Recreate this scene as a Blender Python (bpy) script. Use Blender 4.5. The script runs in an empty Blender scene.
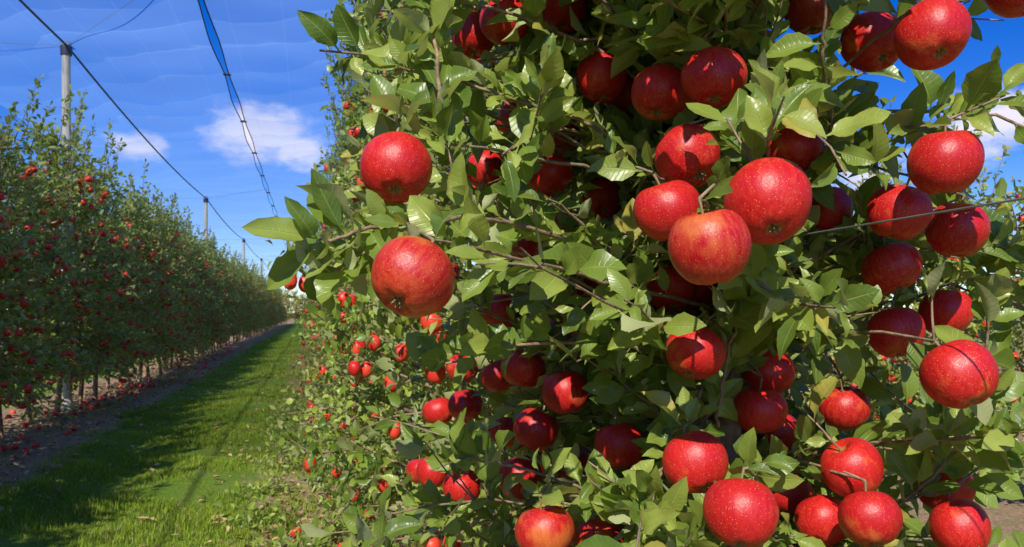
import bpy, math, random
import numpy as np
from mathutils import Vector, Matrix, Euler

rng = np.random.default_rng(7)
random.seed(7)
scene = bpy.context.scene
col = scene.collection

# ---------------- orchard frame: lat = metres across the rows, s = metres along the rows
YAW = math.atan(0.2525)
SN, CS = math.sin(YAW), math.cos(YAW)
N2 = np.array([CS, SN]); R2 = np.array([-SN, CS])
def P(lat, s, z=0.0):
    return np.array([N2[0]*lat + R2[0]*s, N2[1]*lat + R2[1]*s, z])
CAMZ = 1.40

def unit(v):
    return v / (np.linalg.norm(v, axis=-1, keepdims=True) + 1e-9)

# ---------------- node helpers
class NT:
    def __init__(self, mat):
        self.t = mat.node_tree; self.t.nodes.clear()
    def n(self, typ, **kw):
        nd = self.t.nodes.new(typ)
        for k, v in kw.items():
            setattr(nd, k, v)
        return nd
    def l(self, a, b): self.t.links.new(a, b)
    def math(self, op, a, b=None, c=None, clamp=False):
        nd = self.t.nodes.new('ShaderNodeMath'); nd.operation = op; nd.use_clamp = clamp
        for i, v in enumerate((a, b, c)):
            if v is None: continue
            if isinstance(v, (int, float)): nd.inputs[i].default_value = v
            else: self.l(v, nd.inputs[i])
        return nd.outputs[0]
    def mix(self, f, a, b, blend='MIX'):
        nd = self.t.nodes.new('ShaderNodeMix'); nd.data_type = 'RGBA'; nd.blend_type = blend
        for idx, v in ((0, f), (6, a), (7, b)):
            if isinstance(v, (int, float)): nd.inputs[idx].default_value = v
            elif isinstance(v, tuple): nd.inputs[idx].default_value = v if len(v) == 4 else (*v, 1)
            else: self.l(v, nd.inputs[idx])
        return nd.outputs[2]
    def rng(self, v, a, b, c=0.0, d=1.0, smooth=False):
        nd = self.t.nodes.new('ShaderNodeMapRange')
        if smooth: nd.interpolation_type = 'SMOOTHSTEP'
        self.l(v, nd.inputs[0])
        for i, x in enumerate((a, b, c, d)): nd.inputs[i+1].default_value = x
        return nd.outputs[0]
    def noise(self, vec, scale, detail=4, rough=0.55):
        nd = self.t.nodes.new('ShaderNodeTexNoise')
        nd.inputs['Scale'].default_value = scale; nd.inputs['Detail'].default_value = detail
        nd.inputs['Roughness'].default_value = rough
        if vec is not None: self.l(vec, nd.inputs['Vector'])
        return nd.outputs['Fac']

def newmat(name):
    m = bpy.data.materials.new(name); m.use_nodes = True
    return m, NT(m)

# ---------------- leaf material
def leaf_material(name, dark, mid, light, under, transl=0.28, rough=0.42, detail=True):
    m, t = newmat(name)
    at = t.n('ShaderNodeAttribute', attribute_name='leaf')
    sep = t.n('ShaderNodeSeparateXYZ'); t.l(at.outputs['Vector'], sep.inputs[0])
    cx, cy, rn = sep.outputs
    geo = t.n('ShaderNodeNewGeometry')
    ramp = t.n('ShaderNodeValToRGB'); e = ramp.color_ramp.elements
    e[0].position = 0.0; e[0].color = (*dark, 1)
    e[1].position = 1.0; e[1].color = (0.52, 0.44, 0.09, 1)
    for p, c in ((0.45, mid), (0.88, light), (0.975, light)):
        x = e.new(p); x.color = (*c, 1)
    t.l(rn, ramp.inputs[0])
    p = t.n('ShaderNodeBsdfPrincipled')
    if detail:
        nz = t.noise(geo.outputs['Position'], 45, 2)
        c0 = t.mix(t.rng(nz, 0.3, 0.7, 0.0, 0.45), ramp.outputs[0], mid)
        ax = t.math('ABSOLUTE', cx)
        vv = t.math('FRACT', t.math('MULTIPLY', t.math('SUBTRACT', cy, t.math('MULTIPLY', ax, 0.14)), 11.0))
        vline = t.rng(t.math('ABSOLUTE', t.math('SUBTRACT', vv, 0.5)), 0.0, 0.16, 1.0, 0.0, True)
        mrib = t.rng(ax, 0.02, 0.09, 1.0, 0.0, True)
        vein = t.math('MAXIMUM', t.math('MULTIPLY', vline, 0.25), mrib)
        c1 = t.mix(t.math('MULTIPLY', vein, 0.38), c0, (light[0]*1.25, light[1]*1.15, light[2]*1.5))
        un = t.mix(t.math('MULTIPLY', vein, 0.4), under, (under[0]*1.25, under[1]*1.2, under[2]*1.2))
        edge = t.math('MULTIPLY', t.rng(t.math('ADD', ax, t.math('MULTIPLY', nz, 0.5)), 1.08, 1.25), t.rng(rn, 0.6, 0.75))
        c1 = t.mix(t.math('MULTIPLY', edge, 0.6), c1, (0.24, 0.13, 0.04))
        c2 = t.mix(geo.outputs['Backfacing'], c1, un)
        bump = t.n('ShaderNodeBump'); bump.inputs['Strength'].default_value = 0.4; bump.inputs['Distance'].default_value = 0.002
        t.l(t.math('SUBTRACT', t.math('MULTIPLY', nz, 1.2), vein), bump.inputs['Height'])
        t.l(bump.outputs[0], p.inputs['Normal'])
    else:
        c2 = t.mix(geo.outputs['Backfacing'], ramp.outputs[0], under)
    t.l(c2, p.inputs['Base Color'])
    t.l(t.rng(geo.outputs['Backfacing'], 0, 1, rough, 0.75), p.inputs['Roughness'])
    p.inputs['Specular IOR Level'].default_value = 0.5
    tr = t.n('ShaderNodeBsdfTranslucent')
    t.l(t.mix(0.6, c2, (0.58, 0.70, 0.05)), tr.inputs['Color'])
    ms = t.n('ShaderNodeMixShader'); ms.inputs[0].default_value = transl
    t.l(p.outputs[0], ms.inputs[1]); t.l(tr.outputs[0], ms.inputs[2])
    o = t.n('ShaderNodeOutputMaterial'); t.l(ms.outputs[0], o.inputs[0])
    return m
M_LEAF = leaf_material('apple_leaf', (0.065, 0.130, 0.020), (0.20, 0.29, 0.042), (0.40, 0.47, 0.090), (0.43, 0.47, 0.21), 0.31, 0.34)
M_LEAF_ROW = leaf_material('apple_leaf_row', (0.10, 0.155, 0.026), (0.25, 0.32, 0.050), (0.45, 0.49, 0.10), (0.42, 0.45, 0.18), 0.34, 0.42, False)
M_LEAF_FRESH = leaf_material('apple_leaf_fresh', (0.080, 0.155, 0.020), (0.21, 0.315, 0.040), (0.38, 0.47, 0.075), (0.38, 0.43, 0.16), 0.32, 0.38, False)  # slightly greener leaf tone, used by the right row and the weeds

# bark
M_BARK, t = newmat('apple_bark')
tc = t.n('ShaderNodeTexCoord')
nz = t.noise(tc.outputs['Object'], 60, 4, 0.65); n2 = t.noise(tc.outputs['Object'], 9, 2)
cc = t.mix(t.rng(nz, 0.35, 0.65), (0.13, 0.075, 0.045), (0.40, 0.27, 0.17))
cc = t.mix(t.rng(n2, 0.45, 0.65, 0, 0.5), cc, (0.24, 0.21, 0.13))
bp = t.n('ShaderNodeBump'); bp.inputs['Strength'].default_value = 0.7; bp.inputs['Distance'].default_value = 0.004; t.l(nz, bp.inputs['Height'])
p = t.n('ShaderNodeBsdfPrincipled'); t.l(cc, p.inputs['Base Color']); t.l(bp.outputs[0], p.inputs['Normal']); p.inputs['Roughness'].default_value = 0.8
o = t.n('ShaderNodeOutputMaterial'); t.l(p.outputs[0], o.inputs[0])
M_TWIG, t = newmat('young_twig')
tc = t.n('ShaderNodeTexCoord'); nz = t.noise(tc.outputs['Object'], 120, 3)
cc = t.mix(nz, (0.16, 0.10, 0.045), (0.34, 0.28, 0.12))
p = t.n('ShaderNodeBsdfPrincipled'); t.l(cc, p.inputs['Base Color']); p.inputs['Roughness'].default_value = 0.6
o = t.n('ShaderNodeOutputMaterial'); t.l(p.outputs[0], o.inputs[0])

# apple skin
M_APPLE, t = newmat('apple_skin')
tc = t.n('ShaderNodeTexCoord'); oi = t.n('ShaderNodeObjectInfo')
off = t.n('ShaderNodeVectorMath', operation='SCALE'); t.l(oi.outputs['Location'], off.inputs[0]); off.inputs['Scale'].default_value = 37.0
add = t.n('ShaderNodeVectorMath', operation='ADD'); t.l(tc.outputs['Object'], add.inputs[0]); t.l(off.outputs[0], add.inputs[1])
strm = t.n('ShaderNodeMapping'); strm.inputs['Scale'].default_value = (11, 11, 1.3); t.l(tc.outputs['Object'], strm.inputs[0])
sadd = t.n('ShaderNodeVectorMath', operation='ADD'); t.l(strm.outputs[0], sadd.inputs[0]); t.l(off.outputs[0], sadd.inputs[1])
streak = t.noise(sadd.outputs[0], 1.6, 5, 0.6)
big = t.noise(add.outputs[0], 1.7, 2)
fine = t.noise(add.outputs[0], 30, 4, 0.65)
c = t.mix(t.rng(streak, 0.36, 0.64), (0.58, 0.010, 0.013), (0.76, 0.036, 0.020))
c = t.mix(t.rng(fine, 0.3, 0.7, 0.0, 0.5), c, (0.48, 0.007, 0.012))
c = t.mix(t.rng(oi.outputs['Random'], 0.0, 1.0, 0.0, 0.45), c, (0.40, 0.004, 0.014))
sx = t.n('ShaderNodeSeparateXYZ'); t.l(tc.outputs['Object'], sx.inputs[0])
patch = t.math('ADD', t.rng(big, 0.55, 0.74), t.rng(oi.outputs['Random'], 0.6, 1.0, -0.3, 0.22))
patch = t.math('ADD', patch, t.math('MULTIPLY', t.math('SUBTRACT', streak, 0.5), 1.3))
patch = t.math('ADD', patch, t.rng(sx.outputs[2], -0.5, -0.2, 0.30, 0.0), clamp=True)
c = t.mix(t.math('MULTIPLY', patch, 0.42), c, (0.82, 0.32, 0.06))
vo = t.n('ShaderNodeTexVoronoi'); vo.inputs['Scale'].default_value = 32; t.l(add.outputs[0], vo.inputs['Vector'])
dots = t.rng(vo.outputs['Distance'], 0.11, 0.25, 1.0, 0.0, True)
vsep = t.n('ShaderNodeSeparateColor'); t.l(vo.outputs['Color'], vsep.inputs[0])
dots = t.math('MULTIPLY', dots, t.rng(vsep.outputs[0], 0.1, 0.9, 0.10, 0.66))
c = t.mix(dots, c, (0.88, 0.46, 0.22))
rad = t.math('SQRT', t.math('ADD', t.math('POWER', sx.outputs[0], 2.0), t.math('POWER', sx.outputs[1], 2.0)))
rus = t.rng(t.math('ADD', rad, t.math('MULTIPLY', t.math('SUBTRACT', fine, 0.5), 0.1)), 0.05, 0.13, 1.0, 0.0, True)
c = t.mix(t.math('MULTIPLY', rus, 0.7), c, (0.40, 0.30, 0.08))
bp = t.n('ShaderNodeBump'); bp.inputs['Strength'].default_value = 0.12; bp.inputs['Distance'].default_value = 0.01; t.l(t.math('ADD', fine, big), bp.inputs['Height'])
p = t.n('ShaderNodeBsdfPrincipled'); t.l(c, p.inputs['Base Color']); t.l(bp.outputs[0], p.inputs['Normal'])
t.l(t.rng(fine, 0.3, 0.7, 0.31, 0.45), p.inputs['Roughness'])
p.inputs['Specular IOR Level'].default_value = 0.48
o = t.n('ShaderNodeOutputMaterial'); t.l(p.outputs[0], o.inputs[0])
M_APPLE_ROW, t = newmat('apple_skin_row')
g = t.n('ShaderNodeNewGeometry')
nz = t.noise(g.outputs['Position'], 14, 1)
c = t.mix(t.rng(nz, 0.35, 0.65), (0.60, 0.014, 0.016), (0.88, 0.08, 0.035))
p = t.n('ShaderNodeBsdfPrincipled'); t.l(c, p.inputs['Base Color']); p.inputs['Roughness'].default_value = 0.4
o = t.n('ShaderNodeOutputMaterial'); t.l(p.outputs[0], o.inputs[0])

# ---------------- mesh helpers
def mesh_np(name, V, F, mats, attr=None, matidx=None, smooth=True):
    me = bpy.data.meshes.new(name)
    V = np.asarray(V, np.float32); F = np.asarray(F, np.int32)
    k = F.shape[1]
    me.vertices.add(len(V)); me.vertices.foreach_set('co', V.ravel())
    me.loops.add(F.size); me.loops.foreach_set('vertex_index', F.ravel())
    me.polygons.add(len(F))
    me.polygons.foreach_set('loop_start', np.arange(0, F.size, k, dtype=np.int32))
    try: me.polygons.foreach_set('loop_total', np.full(len(F), k, np.int32))
    except Exception: pass
    for m in mats: me.materials.append(m)
    if matidx is not None: me.polygons.foreach_set('material_index', np.asarray(matidx, np.int32))
    me.update(calc_edges=True)
    if attr is not None:
        a = me.attributes.new('leaf', 'FLOAT_VECTOR', 'POINT')
        a.data.foreach_set('vector', np.asarray(attr, np.float32).ravel())
    if smooth: me.polygons.foreach_set('use_smooth', np.ones(len(F), bool))
    me.validate(); return me

def obj(name, me, parent=None):
    o = bpy.data.objects.new(name, me); col.objects.link(o)
    if parent is not None: o.parent = parent
    return o
def empty(name, loc=(0, 0, 0)):
    e = bpy.data.objects.new(name, None); e.location = loc; e.empty_display_size = 0.1
    col.objects.link(e); return e

T_HI = np.array([0, .14, .20, .30, .40, .50, .60, .71, .82, .92, 1.0])
T_MD = np.array([0, .15, .38, .70, 1.0])
T_LO = np.array([0, .22, .62, 1.0])
def leaf_geo(pos, dv, nv, L, rnd, T, nc, rg, width=0.240, bendmax=0.5):
    n = len(pos)
    dv = unit(dv); side = unit(np.cross(dv, nv)); nv = np.cross(side, dv)
    C = np.linspace(-1, 1, nc+1)
    tp = np.clip((T-0.13)/0.87, 0, 1)
    w = width*np.sin(np.pi*tp**0.88)**0.8; w[-1] = 0.004; w = np.maximum(w, 0.010); w[-1] = 0.002
    ser = np.ones(len(T))
    if len(T) > 8: ser[2:-1:2] = 1.05; ser[3:-1:2] = 0.955
    wid = rg.uniform(0.78, 1.2, n); bend = rg.uniform(-0.15, bendmax, n); fold = rg.uniform(0.1, 0.95, n)
    wav = rg.uniform(0, 0.45, n); ph = rg.uniform(0, 6.28, n); swy = rg.normal(0, 0.12, n)
    Tm, Cm = np.meshgrid(T, C, indexing='ij')
    Wm = (w*ser)[:, None]*np.ones_like(Cm)
    x = Cm[None]*Wm[None]*wid[:, None, None] + swy[:, None, None]*Tm[None]**2
    y = Tm[None]*(1-0.18*np.abs(bend)[:, None, None]*Tm[None]) * np.ones((n, 1, 1))
    z = np.abs(Cm)[None]*Wm[None]*fold[:, None, None]*(1-0.3*Tm[None]) - bend[:, None, None]*Tm[None]**2 \
        + wav[:, None, None]*Wm[None]*np.abs(Cm)[None]*np.sin(9*Tm[None]+ph[:, None, None]+1.3*Cm[None])
    L3 = L[:, None, None]
    V = pos[:, None, None, :] + (x*L3)[..., None]*side[:, None, None, :] + (y*L3)[..., None]*dv[:, None, None, :] + (z*L3)[..., None]*nv[:, None, None, :]
    A = np.stack([np.broadcast_to(Cm[None], x.shape), np.broadcast_to(Tm[None], x.shape), np.broadcast_to(rnd[:, None, None], x.shape)], -1)
    nt = len(T); m = nc+1
    i, j = np.meshgrid(np.arange(nt-1), np.arange(nc), indexing='ij')
    q = np.stack([i*m+j, i*m+j+1, (i+1)*m+j+1, (i+1)*m+j], -1).reshape(-1, 4)
    F = (q[None]+(np.arange(n)*nt*m)[:, None, None]).reshape(-1, 4)
    return V.reshape(-1, 3), F, A.reshape(-1, 3)

def tubes(paths, sides=7):
    Vs, Fs, base = [], [], 0
    ang = np.linspace(0, 2*np.pi, sides, endpoint=False)
    for pts, rad in paths:
        pts = np.asarray(pts, float); rad = np.asarray(rad, float)
        tan = unit(np.gradient(pts, axis=0))
        ref = np.array([0.31, 0.17, 0.93]) if abs(tan[0][2]) < 0.8 else np.array([1., 0.1, 0])
        a = unit(np.cross(tan, ref)); b = np.cross(tan, a)
        ring = pts[:, None]+rad[:, None, None]*(np.cos(ang)[None, :, None]*a[:, None]+np.sin(ang)[None, :, None]*b[:, None])
        k = len(pts); Vs.append(ring.reshape(-1, 3))
        i, j = np.meshgrid(np.arange(k-1), np.arange(sides), indexing='ij'); j2 = (j+1) % sides
        Fs.append(np.stack([i*sides+j, i*sides+j2, (i+1)*sides+j2, (i+1)*sides+j], -1).reshape(-1, 4)+base)
        base += k*sides
    return np.concatenate(Vs), np.concatenate(Fs)

def apple_profile(nr, nseg, lob=0.02, ph=0.0):
    th = np.linspace(0.02, np.pi-0.02, nr)
    al = np.linspace(0, 2*np.pi, nseg, endpoint=False)
    TH, AL = np.meshgrid(th, al, indexing='ij')
    r = 0.5*np.sin(TH)**0.95*(1+0.04*np.cos(TH))
    z = 0.485*np.cos(TH)
    z -= 0.16*np.exp(-(TH/0.33)**2)
    z += 0.10*np.exp(-((np.pi-TH)/0.28)**2)
    lobes = 1+lob*np.cos(5*AL+ph)*(0.3+np.sin(TH/2)**6*1.1)+0.018*np.cos(AL*2+ph*2)
    z += 0.012*np.cos(5*AL+ph)*np.sin(TH/2)**8
    V = np.stack([r*lobes*np.cos(AL), r*lobes*np.sin(AL), z], -1).reshape(-1, 3)
    i, j = np.meshgrid(np.arange(nr-1), np.arange(nseg), indexing='ij'); j2 = (j+1) % nseg
    F = np.stack([i*nseg+j, (i+1)*nseg+j, (i+1)*nseg+j2, i*nseg+j2], -1).reshape(-1, 4)
    return V, F

def apple_mesh(k):
    V, F = apple_profile(40, 48, 0.026, k*1.7)
    V = V.copy(); V[:, 0] += 0.05*(k-1.5)/1.5*V[:, 2]; V[:, 2] *= (0.97, 1.03, 0.94, 1.0)[k]
    sk = np.array([[0, 0, 0.28], [0.01, 0.005, 0.40], [0.03, 0.01, 0.50], [0.055, 0.02, 0.60]])
    V2, F2 = tubes([(sk, [0.022, 0.018, 0.018, 0.026])], 8)
    cal, cr = [], []
    for q in range(5):
        a = q*2*np.pi/5+k
        cal.append(np.array([[0.02*np.cos(a), 0.02*np.sin(a), -0.36], [0.05*np.cos(a), 0.05*np.sin(a), -0.41], [0.06*np.cos(a+.2), 0.06*np.sin(a+.2), -0.455]])); cr.append([0.018, 0.016, 0.003])
    V3, F3 = tubes(list(zip(cal, cr)), 5)
    Va = np.concatenate([V, V2, V3]); Fa = np.concatenate([F, F2+len(V), F3+len(V)+len(V2)])
    mi = np.concatenate([np.zeros(len(F)), np.ones(len(F2)+len(F3))])
    return mesh_np('apple_mesh', Va, Fa, [M_APPLE, M_TWIG], matidx=mi)
APPLE_MESHES = [apple_mesh(k) for k in range(4)]

def many_apples(name, centers, diam, rg, nr=12, ns=14):
    V, F = apple_profile(nr, ns)
    n = len(centers); out = np.empty((n, len(V), 3))
    for i in range(n):
        e = Euler((rg.normal(0, 0.35), rg.normal(0, 0.35), rg.uniform(0, 6.28))).to_matrix()
        out[i] = (V*diam[i]) @ np.array(e).T + centers[i]
    Fa = (F[None]+(np.arange(n)*len(V))[:, None, None]).reshape(-1, 4)
    return mesh_np(name, out.reshape(-1, 3), Fa, [M_APPLE_ROW])

# ---------------- row tree variants
def make_variant(seed, H, zlow, nb, lpb, T, nc, mat, napp, leafL, spikes=14, ta0=0.45):
    rg = np.random.default_rng(seed)
    paths = []
    zt = np.linspace(0, H-0.15, 9)
    tr = np.stack([rg.normal(0, 0.02, 9), rg.normal(0, 0.02, 9), zt], -1); tr[0, :2] = 0
    paths.append((tr, np.linspace(0.038, 0.008, 9)))
    pos, dr, nm, app, clump = [], [], [], [], []
    for b in range(nb+spikes):
        spike = b >= nb
        z0 = zlow+(H-0.25-zlow)*rg.random()**1.08
        f = (z0-zlow)/(H-zlow)
        Lb = (0.78*(1-f)**0.55+0.16)*rg.uniform(0.55, 1.18)
        az = rg.uniform(0, 2*np.pi)
        up = rg.normal(0.25, 0.3)+0.5*f**2
        if f < 0.2: up -= 0.25
        if rg.random() < 0.10 and f > 0.3: up += 1.6; Lb *= 0.9
        rr0 = 0.0
        if spike:
            z0 = H*rg.uniform(0.70, 0.97); up = rg.uniform(2.0, 5.0); Lb = rg.uniform(0.35, 0.85); rr0 = rg.uniform(0, 0.35)
        d = np.array([np.cos(az), np.sin(az), up]); d /= np.linalg.norm(d)
        st = np.array([rr0*np.cos(az), rr0*np.sin(az), z0]); tt = np.linspace(0, 1, 5)[:, None]
        bend = np.array([0, 0, rg.normal(-0.05, 0.12)])*Lb
        pts = st+d*Lb*tt+bend*tt**2+rg.normal(0, 0.012, (5, 3))*tt
        paths.append((pts, np.linspace(0.010 if not spike else 0.006, 0.0025, 5)))
        nl = int(lpb*Lb/0.5*rg.uniform(0.6, 1.3)*(0.6 if spike else 1))
        tl = rg.random(nl)**0.7
        q = st+d*Lb*tl[:, None]+bend*tl[:, None]**2
        q = q+rg.normal(0, 0.050 if not spike else 0.018, (nl, 3))
        pos.append(q)
        rad = rg.normal(0, 1, (nl, 3)); out = np.array([np.cos(az), np.sin(az), 0.0])
        dr.append(unit(rad*0.8+d*0.7+out*0.3+np.array([0, 0, 0.15])))
        nm.append(unit(np.array([0, 0, 0.6])+out*0.75+rg.normal(0, 0.5, (nl, 3))))
        clump.append(np.full(nl, rg.normal(0, 0.17)))
        for _ in range(rg.poisson(napp/nb) if not spike else 0):
            ta = rg.uniform(ta0, 0.97); base = st+d*Lb*ta+bend*ta**2
            if z0 < H*0.80:
                app.append(base+np.array([rg.normal(0, .02), rg.normal(0, .02), -0.05]))
    pos = np.concatenate(pos); dr = np.concatenate(dr); nm = np.concatenate(nm); clump = np.concatenate(clump)
    keep = pos[:, 2] > 0.08
    pos, dr, nm, clump = pos[keep], dr[keep], nm[keep], clump[keep]
    rn = np.clip(rg.random(len(pos))*0.9+clump+0.03, 0, 0.97); rn[rg.random(len(pos)) < 0.012] = 1.0
    V, F, A = leaf_geo(pos, dr, nm, leafL*rg.uniform(0.65, 1.25, len(pos)), rn, T, nc, rg, width=0.27)
    mf = mesh_np('foliage_mesh', V, F, [mat], attr=A)
    Vt, Ft = tubes(paths, 5); mt = mesh_np('branches_mesh', Vt, Ft, [M_BARK])
    app = np.array(app); ma = many_apples('apples_mesh', app, rg.uniform(0.066, 0.084, len(app)), rg)
    return mf, mt, ma

VAR_L = [make_variant(100+i, 3.55, 0.62, 135, 33, T_LO, 2, M_LEAF_ROW, 170, 0.082, 14, 0.6) for i in range(4)]
VAR_R = [make_variant(200+i, 3.8, 0.28, 170, 46, T_MD, 2, M_LEAF_FRESH, 130, 0.063, 14, 0.6) for i in range(4)]

def place_tree(var, lat, s, rg, parent=None, sc=1.0, sxy=1.0):
    loc = P(lat+rg.normal(0, 0.05), s+rg.normal(0, 0.06))
    if parent is None:
        e = empty('apple_tree', loc)
    else:
        e = empty('row_tree', loc); e.parent = parent
    e.rotation_euler = (0, 0, rg.uniform(0, 6.28))
    k = sc*rg.uniform(0.93, 1.06); e.scale = (k*sxy, k*sxy, k*rg.uniform(0.92, 1.10))
    for nm_, me in zip(('foliage', 'trunk_and_branches', 'apples'), var):
        obj(nm_, me, e)
rg = np.random.default_rng(5)
LATL, LATR, LATN = -3.3, 0.62, 5.2

# ---------------- near apple tree -------------------------------------------------
near = empty('apple_tree', (0, 0, 0))
TX, TY = 0.33, 1.22
AP = [(-.092,.743,1.432,.078),(-.129,.89,1.560,.079),(.213,.97,1.587,.081),(.179,.92,1.517,.077),(.256,.80,1.51,.086),
(.186,.755,1.462,.0755),(.389,1.10,1.623,.074),(.246,.975,1.685,.078),(.197,1.06,1.69,.08),(.135,1.2,1.753,.078),
(-.01,1.2,1.838,.076),(-.062,1.3,1.85,.076),(.469,1.04,1.751,.078),(.4725,.9,1.712,.079),(.431,1.15,1.834,.077),
(.498,.92,1.5725,.079),(.493,1.02,1.5275,.078),(.601,1.08,1.511,.078),(.532,1.12,1.462,.077),(.552,1.15,1.371,.076),
(.233,1.02,1.349,.077),(.385,1.2,1.31,.077),(.347,1.12,1.263,.076),(.222,.97,1.217,.078),(.246,.86,1.185,.078),
(.446,1.05,1.195,.078),(.434,.97,1.150,.074),(.42,1.08,1.119,.073),(.414,1.2,1.13,.072),(.503,.9,1.33,.079),
(.606,1.12,1.154,.077),(.571,1.02,1.125,.074),(.165,1.22,1.197,.077),(.086,1.3,1.27,.078),(.02,1.42,1.30,.078),
(-.122,1.95,1.2635,.078),(.109,1.5,1.117,.077),(.014,1.4,1.11,.078),(-.024,1.6,1.274,.078),(.043,1.05,1.111,.078),
(.132,1.2,1.058,.077),(.138,1.6,1.454,.077),(.0765,1.7,1.68,.077),(.237,1.2,1.436,.072),(.431,1.3,1.205,.073),
(.475,1.2,1.553,.07),(.096,1.45,1.72,.078),(-.01,2.0,1.88,.077),(.30,1.28,1.435,.072),(.192,1.3,1.752,.077),
(.03,1.75,1.55,.075),(.115,1.75,1.60,.075),(-.02,1.8,1.13,.076),(.62,.98,1.80,.077),(.01,1.62,1.80,.076),
(.08,1.25,1.875,.076),(.16,1.4,1.60,.075),(.36,1.35,1.20,.075),(.52,1.25,1.25,.076),(.65,1.2,1.40,.075),(-.02,1.5,1.40,.074),(.10,1.65,1.36,.075),(.06,1.28,1.62,.075),(-.05,1.45,1.66,.074),
(-.10,1.72,1.20,.076),(.04,1.36,1.20,.076),(-.17,1.85,1.17,.076),(-.19,1.9,1.02,.076),(-.23,2.02,1.00,.076),(-.10,1.6,1.05,.076)]
AP = np.array(AP)
rg2 = np.random.default_rng(21)
stalk_tip = []
for i, (x, y, z, d) in enumerate(AP):
    o = obj('red_apple', APPLE_MESHES[i % 4])
    o.location = (x, y, z); o.scale = (d*rg2.uniform(.97, 1.03), d, d*rg2.uniform(0.93, 1.04))
    tx, ty = rg2.normal(-0.22, 0.22), rg2.normal(0, 0.28)
    if i in (4, 12, 13, 1, 23): tx = -0.6
    m_ = Euler((tx, ty, 0)).to_matrix() @ Euler((0, 0, rg2.uniform(0, 6.28))).to_matrix()
    o.rotation_euler = m_.to_euler()
    tip = np.array(m_ @ Vector((0.055*d, 0.02*d, 0.60*d)))
    stalk_tip.append(np.array([x, y, z])+tip)
stalk_tip = np.array(stalk_tip)
camp = np.array([0, 0, CAMZ])
APD = np.linalg.norm(AP[:, :3]-camp, axis=1); APU = (AP[:, :3]-camp)/APD[:, None]

def masks(q, k):
    rel = q-camp; dist = np.linalg.norm(rel, axis=1); al = rel@APU[k]
    pr = np.linalg.norm(rel-al[:, None]*APU[k], axis=1)*(APD[k]/np.maximum(al, 0.05))
    return np.linalg.norm(q-AP[k, :3], axis=1), (dist < APD[k]), pr
def clear_path(q, rr=0.5, kmax=2.0):
    for k in range(len(AP)):
        if AP[k, 1] > kmax: continue
        dd, fr, pr = masks(q, k)
        if (dd < AP[k, 3]*0.5).any() or (fr & (pr < rr*AP[k, 3])).any(): return False
    return True

zt = np.linspace(0, 3.7, 26)
trunk = np.stack([TX+0.012*np.sin(zt*5), TY+0.012*np.cos(zt*4.1), zt], -1)
paths_b = [(trunk, np.linspace(0.030, 0.006, 26))]
paths_t = []
LP, LD, LN, LL = [], [], [], []
def tpt(z):
    return np.array([np.interp(z, zt, trunk[:, 0]), np.interp(z, zt, trunk[:, 1]), z])
def bez(a, b, c, n):
    t_ = np.linspace(0, 1, n)[:, None]
    return (1-t_)**2*a+2*t_*(1-t_)*b+t_**2*c
def leaves_on(path, step, t0, L0, outw, rg, cl=1):
    seg = np.linalg.norm(np.diff(path, axis=0), axis=1); cum = np.r_[0, np.cumsum(seg)]; tot = cum[-1]
    x = t0*tot; k = rg.integers(0, 5)
    while x < tot:
        p_ = np.array([np.interp(x, cum, path[:, a]) for a in range(3)])
        p2 = np.array([np.interp(min(x+0.02, tot), cum, path[:, a]) for a in range(3)])
        p1 = np.array([np.interp(max(x-0.02, 0), cum, path[:, a]) for a in range(3)])
        tn = unit(p2-p1)
        a = unit(np.cross(tn, [0.1, 0.2, 1.0])); b = np.cross(tn, a)
        for _ in range(cl if rg.random() < 0.65 else 1):
            ang = k*2.4+rg.normal(0, 0.4); k += 1
            rdir = a*math.cos(ang)+b*math.sin(ang)
            LP.append(p_+rdir*0.003); LD.append(rdir*0.85+tn*rg.uniform(0.1, 0.9)+outw*0.2+rg.normal(0, 0.3, 3)+np.array([0, 0, 0.22]))
            LN.append(np.array([-0.15, -0.6, 0.55])+outw*0.25+rg.normal(0, 0.5, 3)); LL.append(L0*rg.uniform(0.45, 1.2))
        x += step*rg.uniform(0.5, 1.5)

for i, tip in enumerate(stalk_tip):
    if AP[i, 1] >= 1.8: 
        continue
    best = None
    for tr_ in range(20):
        a = tpt(max(0.5, tip[2]+rg2.uniform(-0.22, 0.12)))
        mid = tip+(a-tip)*rg2.uniform(0.25, 0.6)+np.array([rg2.normal(0, .04), rg2.uniform(0.03, 0.12), rg2.uniform(0.0, 0.05)])
        pth = bez(a, mid, tip, 16)
        if best is None: best = pth
        if clear_path(pth[:-3], 0.48): best = pth; break
    pth = best
    pth[1:-1] += rg2.normal(0, 0.002, (14, 3))
    paths_t.append((pth, np.linspace(0.0036, 0.0016, 16)))
    ow = unit(tip-a); ow[2] = 0
    leaves_on(pth, 0.025, 0.15, 0.060, ow, rg2, 2)
    for tr_ in range(10):
        up = unit(np.array([rg2.normal(0, .8), rg2.uniform(0.1, 1.0), rg2.uniform(0.2, 0.9)])); sl = rg2.uniform(0.03, 0.08)
        sh = bez(tip, tip+up*sl*0.5+ow*0.01, tip+up*sl+ow*rg2.uniform(0, .04), 6)
        if clear_path(sh[1:], 0.5): break
    paths_t.append((sh, np.linspace(0.0018, 0.0011, 6)))
    leaves_on(sh, 0.010, 0.0, 0.060, ow, rg2, 2)

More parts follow.
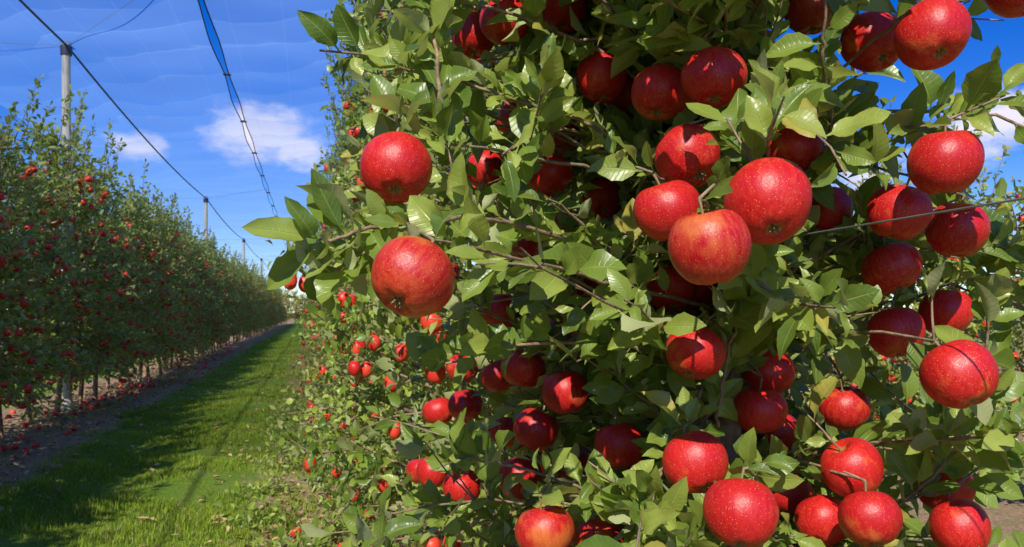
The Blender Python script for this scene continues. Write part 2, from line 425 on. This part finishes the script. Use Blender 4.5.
for b in range(430):
    z0 = rg2.uniform(0.35, 3.0) if b > 350 else rg2.uniform(0.72, 2.05)
    ok = False
    for tr_ in range(8):
        a = tpt(z0); az = rg2.uniform(0, 2*math.pi)
        Lb = rg2.uniform(0.28, 0.66)*(1.0 if z0 < 2.0 else 0.8)
        d = N2*math.cos(az)*0.9+R2*math.sin(az)*1.05
        d3 = unit(np.array([d[0], d[1], rg2.normal(0.28, 0.3)]))
        end = a+d3*Lb+np.array([0, 0, rg2.normal(-0.02, 0.08)])
        mid = (a+end)/2+rg2.normal(0, 0.07, 3)+np.array([0, 0, 0.04])
        if end[0] > 0.48 and end[2] > 1.54 and rg2.random() < 0.90: continue
        pth = bez(a, mid, end, 12); pth[1:] += rg2.normal(0, 0.003, (11, 3))
        if pth[:, 1].min() > 0.72 and clear_path(pth, 0.5, 1.4): ok = True; break
    if not ok: continue
    paths_t.append((pth, np.linspace(0.0034, 0.0011, 12)))
    ow = np.array([d3[0], d3[1], 0.0])
    leaves_on(pth, 0.026, 0.12, 0.058, ow, rg2, 2)
    for s_ in range(rg2.integers(1, 4)):
        k = rg2.integers(4, 11); q = pth[k]
        e2 = q+unit(rg2.normal(0, 1, 3)+d3*0.7+np.array([0, -0.2, 0.5]))*rg2.uniform(0.05, 0.17)
        pp = bez(q, (q+e2)/2+rg2.normal(0, 0.012, 3), e2, 6)
        if not clear_path(pp[1:], 0.5, 1.4): continue
        paths_t.append((pp, np.linspace(0.0019, 0.0010, 6)))
        leaves_on(pp, 0.016, 0.05, 0.057, ow, rg2, 2)

def shoot(pts, r0, r1, step, L0, t0=0.0):
    pts = np.array(pts, float); k = len(pts)
    tt = np.linspace(0, k-1, 6*k); q = np.stack([np.interp(tt, np.arange(k), pts[:, a]) for a in range(3)], -1)
    for _ in range(4): q[1:-1] = (q[:-2]+q[1:-1]*2+q[2:])/4
    q[1:-1] += rg2.normal(0, 0.0015, (len(q)-2, 3))
    paths_t.append((q, np.linspace(r0, r1, len(q))))
    leaves_on(q, step, t0, L0, unit(pts[-1]-pts[0])*0.6, rg2, 3)
shoot([tpt(1.44), (.14, 1.15, 1.49), (-.04, .95, 1.515), (-.15, .83, 1.485), (-.195, .80, 1.47)], .0045, .0015, .014, .066, 0.2)
shoot([(-.10, .87, 1.497), (-.16, .84, 1.46), (-.19, .83, 1.44)], .0025, .0013, .016, .062, 0.1)
shoot([(-.04, .95, 1.515), (-.085, .95, 1.6), (-.092, .97, 1.72), (-.098, .99, 1.86), (-.11, 1.0, 2.0)], .0036, .0015, .013, .064)
shoot([tpt(1.55), (.12, 1.12, 1.66), (-.06, 1.05, 1.70), (-.14, .98, 1.70)], .0034, .0015, .013, .064, 0.1)
shoot([tpt(1.62), (.15, 1.18, 1.78), (-.05, 1.1, 1.83), (-.2, 1.1, 1.84)], .0034, .0015, .013, .064, 0.1)
shoot([tpt(1.60), (.10, 1.25, 1.72), (-.10, 1.12, 1.75), (-.25, 1.04, 1.74)], .0034, .0015, .013, .062, 0.1)
shoot([tpt(1.15), (.28, 1.10, 1.24), (.28, 1.05, 1.33), (.29, 1.0, 1.42)], .0032, .0015, .018, .062, 0.2)
shoot([tpt(1.0), (.50, 1.10, 1.1), (.60, 1.03, 1.25), (.60, 1.0, 1.42)], .0032, .0015, .015, .062, 0.2)
shoot([tpt(1.7), (.5, 1.12, 1.68), (.62, 1.04, 1.66), (.7, .99, 1.6)], .0032, .0015, .015, .064, 0.2)
shoot([tpt(1.5), (.42, 1.04, 1.62), (.37, .95, 1.69), (.36, .92, 1.76)], .0032, .0015, .015, .062, 0.2)
shoot([tpt(1.45), (.31, 1.05, 1.62), (.30, .92, 1.64), (.29, .86, 1.63)], .0036, .0015, .015, .064, 0.3)
shoot([tpt(1.3), (.15, 1.1, 1.36), (-.02, 1.0, 1.36), (-.1, .98, 1.33)], .0032, .0015, .014, .062, 0.1)
shoot([tpt(1.1), (.15, 1.1, 1.14), (0, 1.05, 1.2), (-.07, 1.0, 1.22)], .0032, .0015, .014, .062, 0.1)
shoot([tpt(1.0), (.2, 1.05, 1.05), (.1, .98, 1.08), (.02, .95, 1.06)], .0032, .0015, .014, .062, 0.1)

LP = np.array(LP); LD = unit(np.array(LD)); LN = unit(np.array(LN)); LL = np.array(LL)
lat = LP[:, 0]*N2[0]+LP[:, 1]*N2[1]
keep = (LP[:, 1] > 0.74) & (lat > -0.12)
keep &= ~((LP[:, 0] > 0.46) & (LP[:, 2] > 1.57) & (LP[:, 1] > 1.0) & (rg2.random(len(LP)) < 0.55))
sideV = unit(np.cross(LD, LN))
tests = [LP+LD*LL[:, None]*f for f in (0.25, 0.5, 0.75, 1.0)]+[LP+LD*LL[:, None]*0.55+sideV*LL[:, None]*s_ for s_ in (-0.22, 0.22)]
for k in range(len(AP)):
    hit = np.zeros(len(LP), bool)
    for q in tests:
        dd, fr, pr = masks(q, k)
        keep &= ~(dd < 0.51*AP[k, 3])
        hit |= fr & (pr < 0.38*AP[k, 3])
    pk = 0.95 if AP[k, 1] < 1.06 else (0.90 if AP[k, 1] < 1.32 else 0.84)
    keep &= ~(hit & (rg2.random(len(LP)) < pk))
LP, LD, LN, LL = LP[keep], LD[keep], LN[keep], LL[keep]
rn = np.clip(rg2.random(len(LP))*0.97, 0, 0.97); rn[rg2.random(len(LP)) < 0.025] = 1.0
fr_ = (LP[:, 1] < 1.22) & (LP[:, 2] > 0.85) & (LP[:, 2] < 2.0)
for sel, T_, nc_ in ((fr_, T_HI, 4), (~fr_, T_MD, 2)):
    V, F, A = leaf_geo(LP[sel], LD[sel], LN[sel], LL[sel], rn[sel], T_, nc_, rg2)
    obj('foliage', mesh_np('near_foliage', V, F, [M_LEAF], attr=A), near)
V, F = tubes(paths_b, 14); V += rg2.normal(0, 0.0009, V.shape); obj('trunk', mesh_np('near_trunk', V, F, [M_BARK]), near)
V, F = tubes(paths_t, 6); obj('branches', mesh_np('near_branches', V, F, [M_BARK]), near)

# ---------------- rows
s = 2.25; i = 0
while s < 30:
    place_tree(VAR_R[i % 4], LATR+(0.14 if s < 4 else 0.0), s, rg, sxy=0.80 if s < 5 else 0.78); s += 0.98; i += 1
far = empty('distant_apple_tree_row')
while s < 80:
    place_tree(VAR_R[i % 4], LATR, s, rg, far, sxy=0.76); s += 1.3; i += 1
s = -4.0; i = 0
while s < 40:
    place_tree(VAR_L[i % 4], LATL, s, rg); s += 1.0; i += 1
far = empty('distant_apple_tree_row')
while s < 90:
    place_tree(VAR_L[i % 4], LATL, s, rg, far); s += 1.3; i += 1
far = empty('distant_apple_tree_row')
for la in np.arange(-8, 8, 0.8):
    place_tree(VAR_L[i % 4], la, 94+(i % 3)*0.5, rg, far, 1.05); i += 1
far = empty('distant_apple_tree_row')
s = -3.0
while s < 20:
    place_tree(VAR_L[i % 4], LATN, s, rg, far, 0.75); s += 0.95; i += 1

# ---------------- ground
M_G, t = newmat('orchard_ground')
g = t.n('ShaderNodeNewGeometry'); mp = t.n('ShaderNodeMapping', vector_type='POINT'); mp.inputs['Rotation'].default_value = (0, 0, -YAW)
t.l(g.outputs['Position'], mp.inputs[0]); sp = t.n('ShaderNodeSeparateXYZ'); t.l(mp.outputs[0], sp.inputs[0])
n_lo = t.noise(mp.outputs[0], 1.6, 3); n_hi = t.noise(mp.outputs[0], 40, 4, 0.7); n_md = t.noise(mp.outputs[0], 7, 4, 0.65)
ph = t.math('MULTIPLY', t.math('SUBTRACT', sp.outputs[0], LATR), 1/3.92)
ds = t.math('MULTIPLY', t.math('ABSOLUTE', t.math('SUBTRACT', ph, t.math('ROUND', ph))), 3.92)
ds = t.math('ADD', ds, t.math('MULTIPLY', t.math('SUBTRACT', n_md, 0.5), 0.8))
soilm = t.rng(ds, 0.86, 1.15, 1.0, 0.0, True)
soil = t.mix(t.rng(n_hi, 0.3, 0.7), (0.24, 0.145, 0.085), (0.56, 0.38, 0.24))
soil = t.mix(t.rng(n_md, 0.48, 0.66, 0, 0.7), soil, (0.17, 0.20, 0.06))
gr = t.mix(t.rng(n_hi, 0.3, 0.7), (0.08, 0.15, 0.018), (0.18, 0.30, 0.03))
gr = t.mix(t.rng(n_lo, 0.4, 0.7, 0, 0.5), gr, (0.24, 0.28, 0.06))
cc = t.mix(soilm, gr, soil)
bp = t.n('ShaderNodeBump'); bp.inputs['Strength'].default_value = 0.8; bp.inputs['Distance'].default_value = 0.03; t.l(n_hi, bp.inputs['Height'])
p = t.n('ShaderNodeBsdfPrincipled'); t.l(cc, p.inputs['Base Color']); t.l(bp.outputs[0], p.inputs['Normal']); p.inputs['Roughness'].default_value = 0.95
p.inputs['Specular IOR Level'].default_value = 0.1
o = t.n('ShaderNodeOutputMaterial'); t.l(p.outputs[0], o.inputs[0])
ax = np.unique(np.r_[np.linspace(-900, -12, 12), np.linspace(-12, 12, 110), np.linspace(12, 900, 12)])
ay = np.unique(np.r_[np.linspace(-300, -4, 8), np.linspace(-4, 30, 150), np.linspace(30, 120, 60), np.linspace(120, 1500, 12)])
X, Y = np.meshgrid(ax, ay, indexing='ij')
Z = 0.018*np.sin(X*2.1+0.7*np.sin(Y*0.8))*np.cos(Y*1.3)+0.01*np.sin(Y*3.1+X)
Z *= np.exp(-(np.abs(X)/40)**2)*np.exp(-(np.abs(Y)/120)**2)
G = np.stack([N2[0]*X+R2[0]*Y, N2[1]*X+R2[1]*Y, Z], -1).reshape(-1, 3)
a_, b_ = np.meshgrid(np.arange(len(ax)-1), np.arange(len(ay)-1), indexing='ij'); m_ = len(ay)
F = np.stack([a_*m_+b_, (a_+1)*m_+b_, (a_+1)*m_+b_+1, a_*m_+b_+1], -1).reshape(-1, 4)
obj('ground', mesh_np('ground', G, F, [M_G]))

# ---------------- grass blades of the alley
M_GR, t = newmat('grass_blades')
at = t.n('ShaderNodeAttribute', attribute_name='leaf'); sp = t.n('ShaderNodeSeparateXYZ'); t.l(at.outputs['Vector'], sp.inputs[0])
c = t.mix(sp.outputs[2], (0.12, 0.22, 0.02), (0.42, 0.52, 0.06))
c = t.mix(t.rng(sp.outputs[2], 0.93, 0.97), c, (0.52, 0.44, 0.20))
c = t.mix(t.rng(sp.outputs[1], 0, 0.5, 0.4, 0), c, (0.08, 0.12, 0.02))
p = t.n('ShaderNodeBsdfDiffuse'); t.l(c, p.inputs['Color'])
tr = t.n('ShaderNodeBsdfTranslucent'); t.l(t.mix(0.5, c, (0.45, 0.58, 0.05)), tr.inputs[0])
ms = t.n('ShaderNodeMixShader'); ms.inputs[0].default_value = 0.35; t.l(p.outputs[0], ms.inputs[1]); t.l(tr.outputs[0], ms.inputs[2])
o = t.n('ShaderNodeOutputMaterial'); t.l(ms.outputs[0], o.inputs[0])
rg3 = np.random.default_rng(3)
def blades(n, s0, s1, l0, l1, hmin, hmax, wd, power=1.0):
    s_ = s0+(s1-s0)*rg3.random(n)**power; la = rg3.uniform(l0, l1, n)
    edge = np.minimum(la-l0, l1-la); k = rg3.random(n) < np.clip(edge/0.45+0.10+0.35*np.sin(s_*2.3+la*3), 0.05, 1)
    s_, la = s_[k], la[k]; n = len(s_)
    tuft = 0.7+0.5*np.sin(s_*5.1+np.sin(la*7))*np.sin(la*6.3+s_*1.7)
    base = np.stack([N2[0]*la+R2[0]*s_, N2[1]*la+R2[1]*s_, np.full(n, -0.01)], -1)
    az = rg3.uniform(0, 6.28, n); d = np.stack([np.cos(az), np.sin(az), np.zeros(n)], -1)
    h = rg3.uniform(hmin, hmax, n)*np.clip(tuft, 0.4, 1.3); lean = rg3.uniform(0.1, 0.9, n)
    side = np.stack([-np.sin(az), np.cos(az), np.zeros(n)], -1)*(wd*(0.6+s_/14))[:, None]
    up = np.array([0, 0, 1.0])
    m1 = base+up*(h*0.55)[:, None]+d*(h*lean*0.25)[:, None]; m2 = base+up*(h*(1-0.25*lean))[:, None]+d*(h*lean*0.85)[:, None]
    V = np.stack([base-side, base+side, m1+side*0.8, m1-side*0.8, m2+side*0.12, m2-side*0.12], 1).reshape(-1, 3)
    q = np.array([[0, 1, 2, 3], [3, 2, 4, 5]])
    F = (q[None]+(np.arange(n)*6)[:, None, None]).reshape(-1, 4)
    big = 0.5+0.5*np.sin(s_*1.9+2*np.sin(la*2.3))*np.sin(la*3.1+s_*0.7)
    r_ = np.clip(rg3.random(n)*0.55+0.42*big, 0, 0.9); r_[rg3.random(n) < 0.08] = 0.98
    A = np.zeros((n, 6, 3)); A[:, 2:4, 1] = 0.55; A[:, 4:, 1] = 1; A[:, :, 2] = r_[:, None]
    return V, F, A.reshape(-1, 3)
Vs, Fs, As, bs = [], [], [], 0
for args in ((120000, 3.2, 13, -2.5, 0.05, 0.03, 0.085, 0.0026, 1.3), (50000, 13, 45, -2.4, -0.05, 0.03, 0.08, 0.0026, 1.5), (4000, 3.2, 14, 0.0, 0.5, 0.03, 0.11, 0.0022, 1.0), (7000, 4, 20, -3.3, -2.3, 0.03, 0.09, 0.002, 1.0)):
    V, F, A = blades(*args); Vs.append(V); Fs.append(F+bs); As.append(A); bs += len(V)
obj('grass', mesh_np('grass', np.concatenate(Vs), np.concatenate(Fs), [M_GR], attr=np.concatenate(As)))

M_LIT, t = newmat('leaf_litter')
at = t.n('ShaderNodeAttribute', attribute_name='leaf'); sp = t.n('ShaderNodeSeparateXYZ'); t.l(at.outputs['Vector'], sp.inputs[0])
c = t.mix(sp.outputs[2], (0.20, 0.12, 0.06), (0.58, 0.40, 0.18))
p = t.n('ShaderNodeBsdfPrincipled'); t.l(c, p.inputs['Base Color']); p.inputs['Roughness'].default_value = 0.8
o = t.n('ShaderNodeOutputMaterial'); t.l(p.outputs[0], o.inputs[0])
n = 9000; s_ = 2+28*rg3.random(n)**1.3; la = np.where(rg3.random(n) < 0.5, LATL+0.2+rg3.normal(0, 0.6, n), LATR-0.3+rg3.normal(0, 0.6, n))
pos = np.stack([N2[0]*la+R2[0]*s_, N2[1]*la+R2[1]*s_, rg3.uniform(0.015, 0.035, n)], -1)
dv = rg3.normal(0, 1, (n, 3)); dv[:, 2] *= 0.15
V, F, A = leaf_geo(pos, dv, np.array([0, 0, 1.0])+rg3.normal(0, 0.25, (n, 3)), rg3.uniform(0.05, 0.085, n), rg3.random(n), T_LO, 2, rg3)
obj('leaf_litter', mesh_np('leaf_litter', V, F, [M_LIT], attr=A))
n = 200; s_ = 3+30*rg3.random(n)**1.3; la = np.where(rg3.random(n) < 0.8, LATL+0.25+rg3.normal(0, 0.4, n), LATR-0.45+rg3.normal(0, 0.2, n))
pos = np.stack([N2[0]*la+R2[0]*s_, N2[1]*la+R2[1]*s_, np.full(n, 0.036)], -1)
obj('fallen_apples', many_apples('fallen_apples', pos, rg3.uniform(0.06, 0.078, n), rg3))

n = 4200; s_ = 3.2+9*rg3.random(n); cl = np.round(s_*2.2)/2.2; s_ = cl+rg3.normal(0, 0.10, n); la = -0.05+0.28*np.sin(cl*7.7)+rg3.normal(0, 0.11, n)
z_ = np.abs(rg3.normal(0, 0.10, n))*(0.6+0.6*np.sin(cl*5)**2)
pos = np.stack([N2[0]*la+R2[0]*s_, N2[1]*la+R2[1]*s_, z_], -1)
V, F, A = leaf_geo(pos, rg3.normal(0, 1, (n, 3))+np.array([0, 0, 0.5]), np.array([0, -0.2, 0.8])+rg3.normal(0, 0.4, (n, 3)), rg3.uniform(0.035, 0.07, n), rg3.random(n)*0.95, T_MD, 2, rg3)
obj('weeds', mesh_np('weeds', V, F, [M_LEAF_FRESH], attr=A))

# ---------------- posts, wires, net
M_POST, t = newmat('weathered_post')
tc = t.n('ShaderNodeTexCoord'); mp = t.n('ShaderNodeMapping'); mp.inputs['Scale'].default_value = (20, 20, 1.5); t.l(tc.outputs['Object'], mp.inputs[0])
nz = t.noise(mp.outputs[0], 2, 6, 0.6); c = t.mix(t.rng(nz, 0.3, 0.7), (0.36, 0.32, 0.26), (0.72, 0.67, 0.60))
p = t.n('ShaderNodeBsdfPrincipled'); t.l(c, p.inputs['Base Color']); p.inputs['Roughness'].default_value = 0.8
o = t.n('ShaderNodeOutputMaterial'); t.l(p.outputs[0], o.inputs[0])
M_WIRE, t = newmat('galvanised_wire')
p = t.n('ShaderNodeBsdfPrincipled'); p.inputs['Base Color'].default_value = (0.32, 0.33, 0.35, 1); p.inputs['Metallic'].default_value = 0.7
tcw = t.n('ShaderNodeTexCoord'); nzw = t.noise(tcw.outputs['Object'], 30, 3); t.l(t.rng(nzw, .3, .7, .35, .6), p.inputs['Roughness'])
o = t.n('ShaderNodeOutputMaterial'); t.l(p.outputs[0], o.inputs[0])
M_ROPE, t = newmat('dark_cable')
tcw = t.n('ShaderNodeTexCoord'); nzw = t.noise(tcw.outputs['Object'], 30, 3)
p = t.n('ShaderNodeBsdfPrincipled'); t.l(t.mix(nzw, (0.02, 0.03, 0.06), (0.05, 0.06, 0.10)), p.inputs['Base Color']); p.inputs['Roughness'].default_value = 0.6
o = t.n('ShaderNodeOutputMaterial'); t.l(p.outputs[0], o.inputs[0])
ZR = 5.1
def post(lat_, s_):
    b = P(lat_, s_); e = empty('orchard_post', b)
    k = 14; zz = np.array([-0.3, 0, 1, 2, 3, 4, ZR-0.1, ZR-0.02, ZR, ZR]); rr = np.array([.066, .066, .064, .062, .060, .058, .056, .056, .050, .001])
    V, F = tubes([(np.stack([0.015*np.sin(zz), 0*zz, zz+np.arange(10)*1e-4], -1), rr)], k)
    obj('shaft', mesh_np('post_shaft', V, F, [M_POST]), e)
    V, F = tubes([(np.array([[0.014, 0, ZR-.10], [0.014, 0, ZR], [0.014, 0, ZR+.09], [.014, 0, ZR+.105]])-[0.028, 0, 0], [.074, .080, .068, .004])], k)
    obj('cap', mesh_np('post_cap', V, F, [M_ROPE]), e)
for k in range(-1, 6):
    post(LATL, 12.4+15.5*k)
for k in range(0, 5):
    post(LATR, 5.2+15.5*k)

def span(lat_, z, s0, s1, period, off, sag, r, name, mat, n=240, wob=0.0):
    ss = np.linspace(s0, s1, n); f = ((ss-off)/period) % 1.0
    zz = z-sag*4*f*(1-f); la = lat_+wob*np.cos(2*np.pi*(ss-off)/period)
    pts = np.stack([N2[0]*la+R2[0]*ss, N2[1]*la+R2[1]*ss, zz], -1)
    V, F = tubes([(pts, np.full(n, r))], 6); return obj(name, mesh_np(name, V, F, [mat]))
tw = empty('trellis_wire')
for z in (0.75, 1.505, 2.2, 3.0):
    w = span(LATR, z, 0.1, 60, 5, 0, 0.008, 0.0011, 'strand', M_WIRE, 160); w.parent = tw
tw = empty('trellis_wire')
for z in (0.8, 1.6, 2.4, 3.2):
    w = span(LATL, z, -5, 60, 5, 0, 0.01, 0.0016, 'strand', M_WIRE, 120); w.parent = tw
LSEAM = -1.22; ZS = 5.0; GAP = 0.045; SP = 3.1; WB = 0.014; NET0 = 3.0
cab = empty('net_support_cable')
span(LATL, ZR+0.03, -12, 90, 15.5, 12.4, 0.16, 0.016, 'row_cable', M_ROPE).parent = cab
span(LATR, ZR+0.03, -12, 90, 15.5, 5.2, 0.16, 0.010, 'row_cable', M_ROPE).parent = cab
span(LSEAM-GAP, ZS, NET0, 90, SP, 0.4, 0.03, 0.009, 'seam_cable', M_ROPE, 900, WB).parent = cab
span(LSEAM+GAP, ZS, NET0, 90, SP, 0.4, 0.03, 0.009, 'seam_cable', M_ROPE, 900, -WB).parent = cab
pp = []
for k in range(0, 6):
    s_ = 12.4+15.5*k
    a = P(LATL, s_, ZR+0.04); b2 = P(LATL-3.9, s_, ZR+.04)
    mid = P(LSEAM, s_-3.6, ZS-0.02)
    pp.append((bez(a, P(-2.3, s_-1.8, ZR-0.06), mid, 8), np.full(8, 0.006)))
    pp.append((bez(a, (a+b2)/2-np.array([0, 0, .1]), b2, 8), np.full(8, 0.006)))
pp.append((bez(P(LATL, NET0, ZR+.03), P(-1.5, NET0, ZS-.05), P(LATR, NET0, ZR+.03), 16), np.full(16, 0.007)))
for s_ in np.arange(0.4+SP, 88, SP):
    pp.append((np.array([P(LSEAM-GAP-.01, s_, ZS), P(LSEAM, s_+.03, ZS+.01), P(LSEAM+GAP+.01, s_, ZS)]), np.array([.018, .023, .018])))
V, F = tubes(pp, 6); obj('cross_cables', mesh_np('cross_cables', V, F, [M_ROPE]), cab)

# woven net: thread weave is far below a pixel, so its coverage varies with folds and overlaps
M_NET, t = newmat('hail_net')
g = t.n('ShaderNodeNewGeometry'); mp = t.n('ShaderNodeMapping', vector_type='POINT'); mp.inputs['Rotation'].default_value = (0, 0, -YAW); t.l(g.outputs['Position'], mp.inputs[0])
nsp = t.n('ShaderNodeSeparateXYZ'); t.l(mp.outputs[0], nsp.inputs[0])
mp3 = t.n('ShaderNodeMapping'); mp3.inputs['Scale'].default_value = (0.45, 0.8, 1.0); mp3.inputs['Rotation'].default_value = (0, 0, -0.35); t.l(mp.outputs[0], mp3.inputs[0])
n2 = t.noise(mp3.outputs[0], 0.9, 3, 0.5)
pl = t.math('ADD', t.math('MULTIPLY', nsp.outputs[1], 0.95), t.math('MULTIPLY', nsp.outputs[0], 0.62))
pl = t.math('ADD', pl, t.math('MULTIPLY', n2, 1.5))
pf = t.math('FRACT', pl)
pleat = t.rng(pf, 0.0, 0.9, 0.10, 0.0, True)
line = t.math('MULTIPLY', t.rng(t.math('ABSOLUTE', t.math('SUBTRACT', pf, 0.05)), 0.0, 0.05, 0.12, 0.0, True), t.rng(n2, 0.4, 0.6))
strip = t.rng(t.math('ABSOLUTE', t.math('SUBTRACT', t.math('FRACT', t.math('MULTIPLY', nsp.outputs[0], 1.6)), 0.5)), 0.0, 0.03, 0.07, 0.0)
op = t.math('ADD', t.rng(n2, 0.30, 0.70, 0.28, 0.46), t.math('ADD', pleat, t.math('ADD', line, strip)))
df = t.n('ShaderNodeBsdfDiffuse'); df.inputs[0].default_value = (0.30, 0.54, 0.99, 1)
tl = t.n('ShaderNodeBsdfTranslucent'); tl.inputs[0].default_value = (0.30, 0.54, 0.99, 1)
m1 = t.n('ShaderNodeMixShader'); m1.inputs[0].default_value = 0.72; t.l(df.outputs[0], m1.inputs[1]); t.l(tl.outputs[0], m1.inputs[2])
tp_ = t.n('ShaderNodeBsdfTransparent'); m2 = t.n('ShaderNodeMixShader'); t.l(op, m2.inputs[0]); t.l(tp_.outputs[0], m2.inputs[1]); t.l(m1.outputs[0], m2.inputs[2])
o = t.n('ShaderNodeOutputMaterial'); t.l(m2.outputs[0], o.inputs[0])
def netpanel(l0, z0, off0, sag0, l1, z1, wsgn=0.0, s0=NET0, s1=90):
    nl, ns = 14, 560
    ss = np.linspace(s0, s1, ns); f = np.linspace(0, 1, nl)
    S, Fm = np.meshgrid(ss, f, indexing='ij')
    q = ((S-off0)/15.5) % 1; zr = z0-sag0*4*q*(1-q)
    q2 = ((S-0.4)/SP) % 1; zs = z1-0.03*4*q2*(1-q2)
    Z = zr*(1-Fm)+zs*Fm-0.13*4*Fm*(1-Fm)*(0.6+0.4*np.sin(S*0.9))+0.02*np.sin(S*3.3+Fm*3+np.sin(S))*np.sin(np.pi*Fm)
    La = l0+(l1-l0)*Fm+wsgn*WB*np.cos(2*np.pi*(S-0.4)/SP)*Fm
    V = np.stack([N2[0]*La+R2[0]*S, N2[1]*La+R2[1]*S, Z], -1).reshape(-1, 3)
    i, j = np.meshgrid(np.arange(ns-1), np.arange(nl-1), indexing='ij')
    F = np.stack([i*nl+j, i*nl+j+1, (i+1)*nl+j+1, (i+1)*nl+j], -1).reshape(-1, 4)
    return mesh_np('net_panel', V, F, [M_NET])
net = empty('hail_net')
obj('panel', netpanel(LATL, ZR+.035, 12.4, .16, LSEAM-GAP, ZS, 1), net)
obj('panel', netpanel(LATL, ZR+.035, 12.4, .16, LATL-1.9, ZS), net)
obj('panel', netpanel(LATR, ZR+.035, 5.2, .16, LSEAM+GAP, ZS, -1), net)

# ---------------- light and sky
h = -0.42*N2-0.9075*R2; el = math.radians(41)
sv = Vector((h[0]*math.cos(el), h[1]*math.cos(el), math.sin(el)))
sun = bpy.data.lights.new('sun', 'SUN'); sun.energy = 5.0; sun.angle = math.radians(0.5); sun.color = (1.0, 0.95, 0.85)
so = bpy.data.objects.new('sun', sun); so.rotation_euler = sv.to_track_quat('Z', 'Y').to_euler(); so.location = (0, -5, 10); col.objects.link(so)

w = bpy.data.worlds.new('World'); scene.world = w; w.use_nodes = True
t = NT(w)
sky = t.n('ShaderNodeTexSky', sky_type='NISHITA'); sky.sun_disc = False; sky.sun_elevation = el; sky.sun_rotation = math.atan2(h[0], h[1])
sky.air_density = 1.0; sky.dust_density = 0.0; sky.ozone_density = 5.0; sky.altitude = 600
hs = t.n('ShaderNodeHueSaturation'); hs.inputs['Saturation'].default_value = 1.38; hs.inputs['Hue'].default_value = 0.525; hs.inputs['Value'].default_value = 0.95; t.l(sky.outputs[0], hs.inputs['Color'])
tc = t.n('ShaderNodeTexCoord'); D = tc.outputs['Generated']
mpc = t.n('ShaderNodeMapping'); mpc.inputs['Scale'].default_value = (1, 1, 2.0); t.l(D, mpc.inputs[0])
cn = t.noise(mpc.outputs[0], 16, 6, 0.62)
tot = None
for (dx, dz, r0, k) in ((-.315, .225, .085, 1.0), (-.27, .20, .06, .9), (-.475, .205, .045, .95), (.60, .24, .10, .9), (.45, .17, .08, .7)):
    c_ = Vector((dx, 1, dz)).normalized()
    sub = t.n('ShaderNodeVectorMath', operation='SUBTRACT'); t.l(D, sub.inputs[0]); sub.inputs[1].default_value = c_
    mu = t.n('ShaderNodeVectorMath', operation='MULTIPLY'); t.l(sub.outputs[0], mu.inputs[0]); mu.inputs[1].default_value = (1, 1, 1.7)
    ln = t.n('ShaderNodeVectorMath', operation='LENGTH'); t.l(mu.outputs[0], ln.inputs[0])
    f = t.rng(ln.outputs['Value'], 0.0, r0, k, 0.0)
    tot = f if tot is None else t.math('MAXIMUM', tot, f)
cm = t.rng(t.math('ADD', t.math('MULTIPLY', tot, 0.70), cn), 0.62, 1.02, 0.0, 0.9, True)
cm = t.math('MULTIPLY', cm, t.rng(tot, 0.0, 0.15))
cc = t.mix(cm, hs.outputs[0], (6.6, 6.2, 6.7))
bg = t.n('ShaderNodeBackground'); bg.inputs[1].default_value = 0.15; t.l(cc, bg.inputs[0])
o = t.n('ShaderNodeOutputWorld'); t.l(bg.outputs[0], o.inputs[0])

# ---------------- camera
cam = bpy.data.cameras.new('camera'); cam.sensor_width = 36; cam.lens = 28.125; cam.shift_y = 38.5/1024
cam.clip_start = 0.02; cam.clip_end = 3000
cam.dof.use_dof = True; cam.dof.focus_distance = 1.05; cam.dof.aperture_fstop = 18
co = bpy.data.objects.new('camera', cam); co.location = (0, 0, CAMZ); co.rotation_euler = (math.radians(90), 0, 0); col.objects.link(co)
scene.camera = co
scene.view_settings.view_transform = 'Standard'; scene.view_settings.look = 'None'; scene.view_settings.exposure = 0; scene.view_settings.gamma = 1
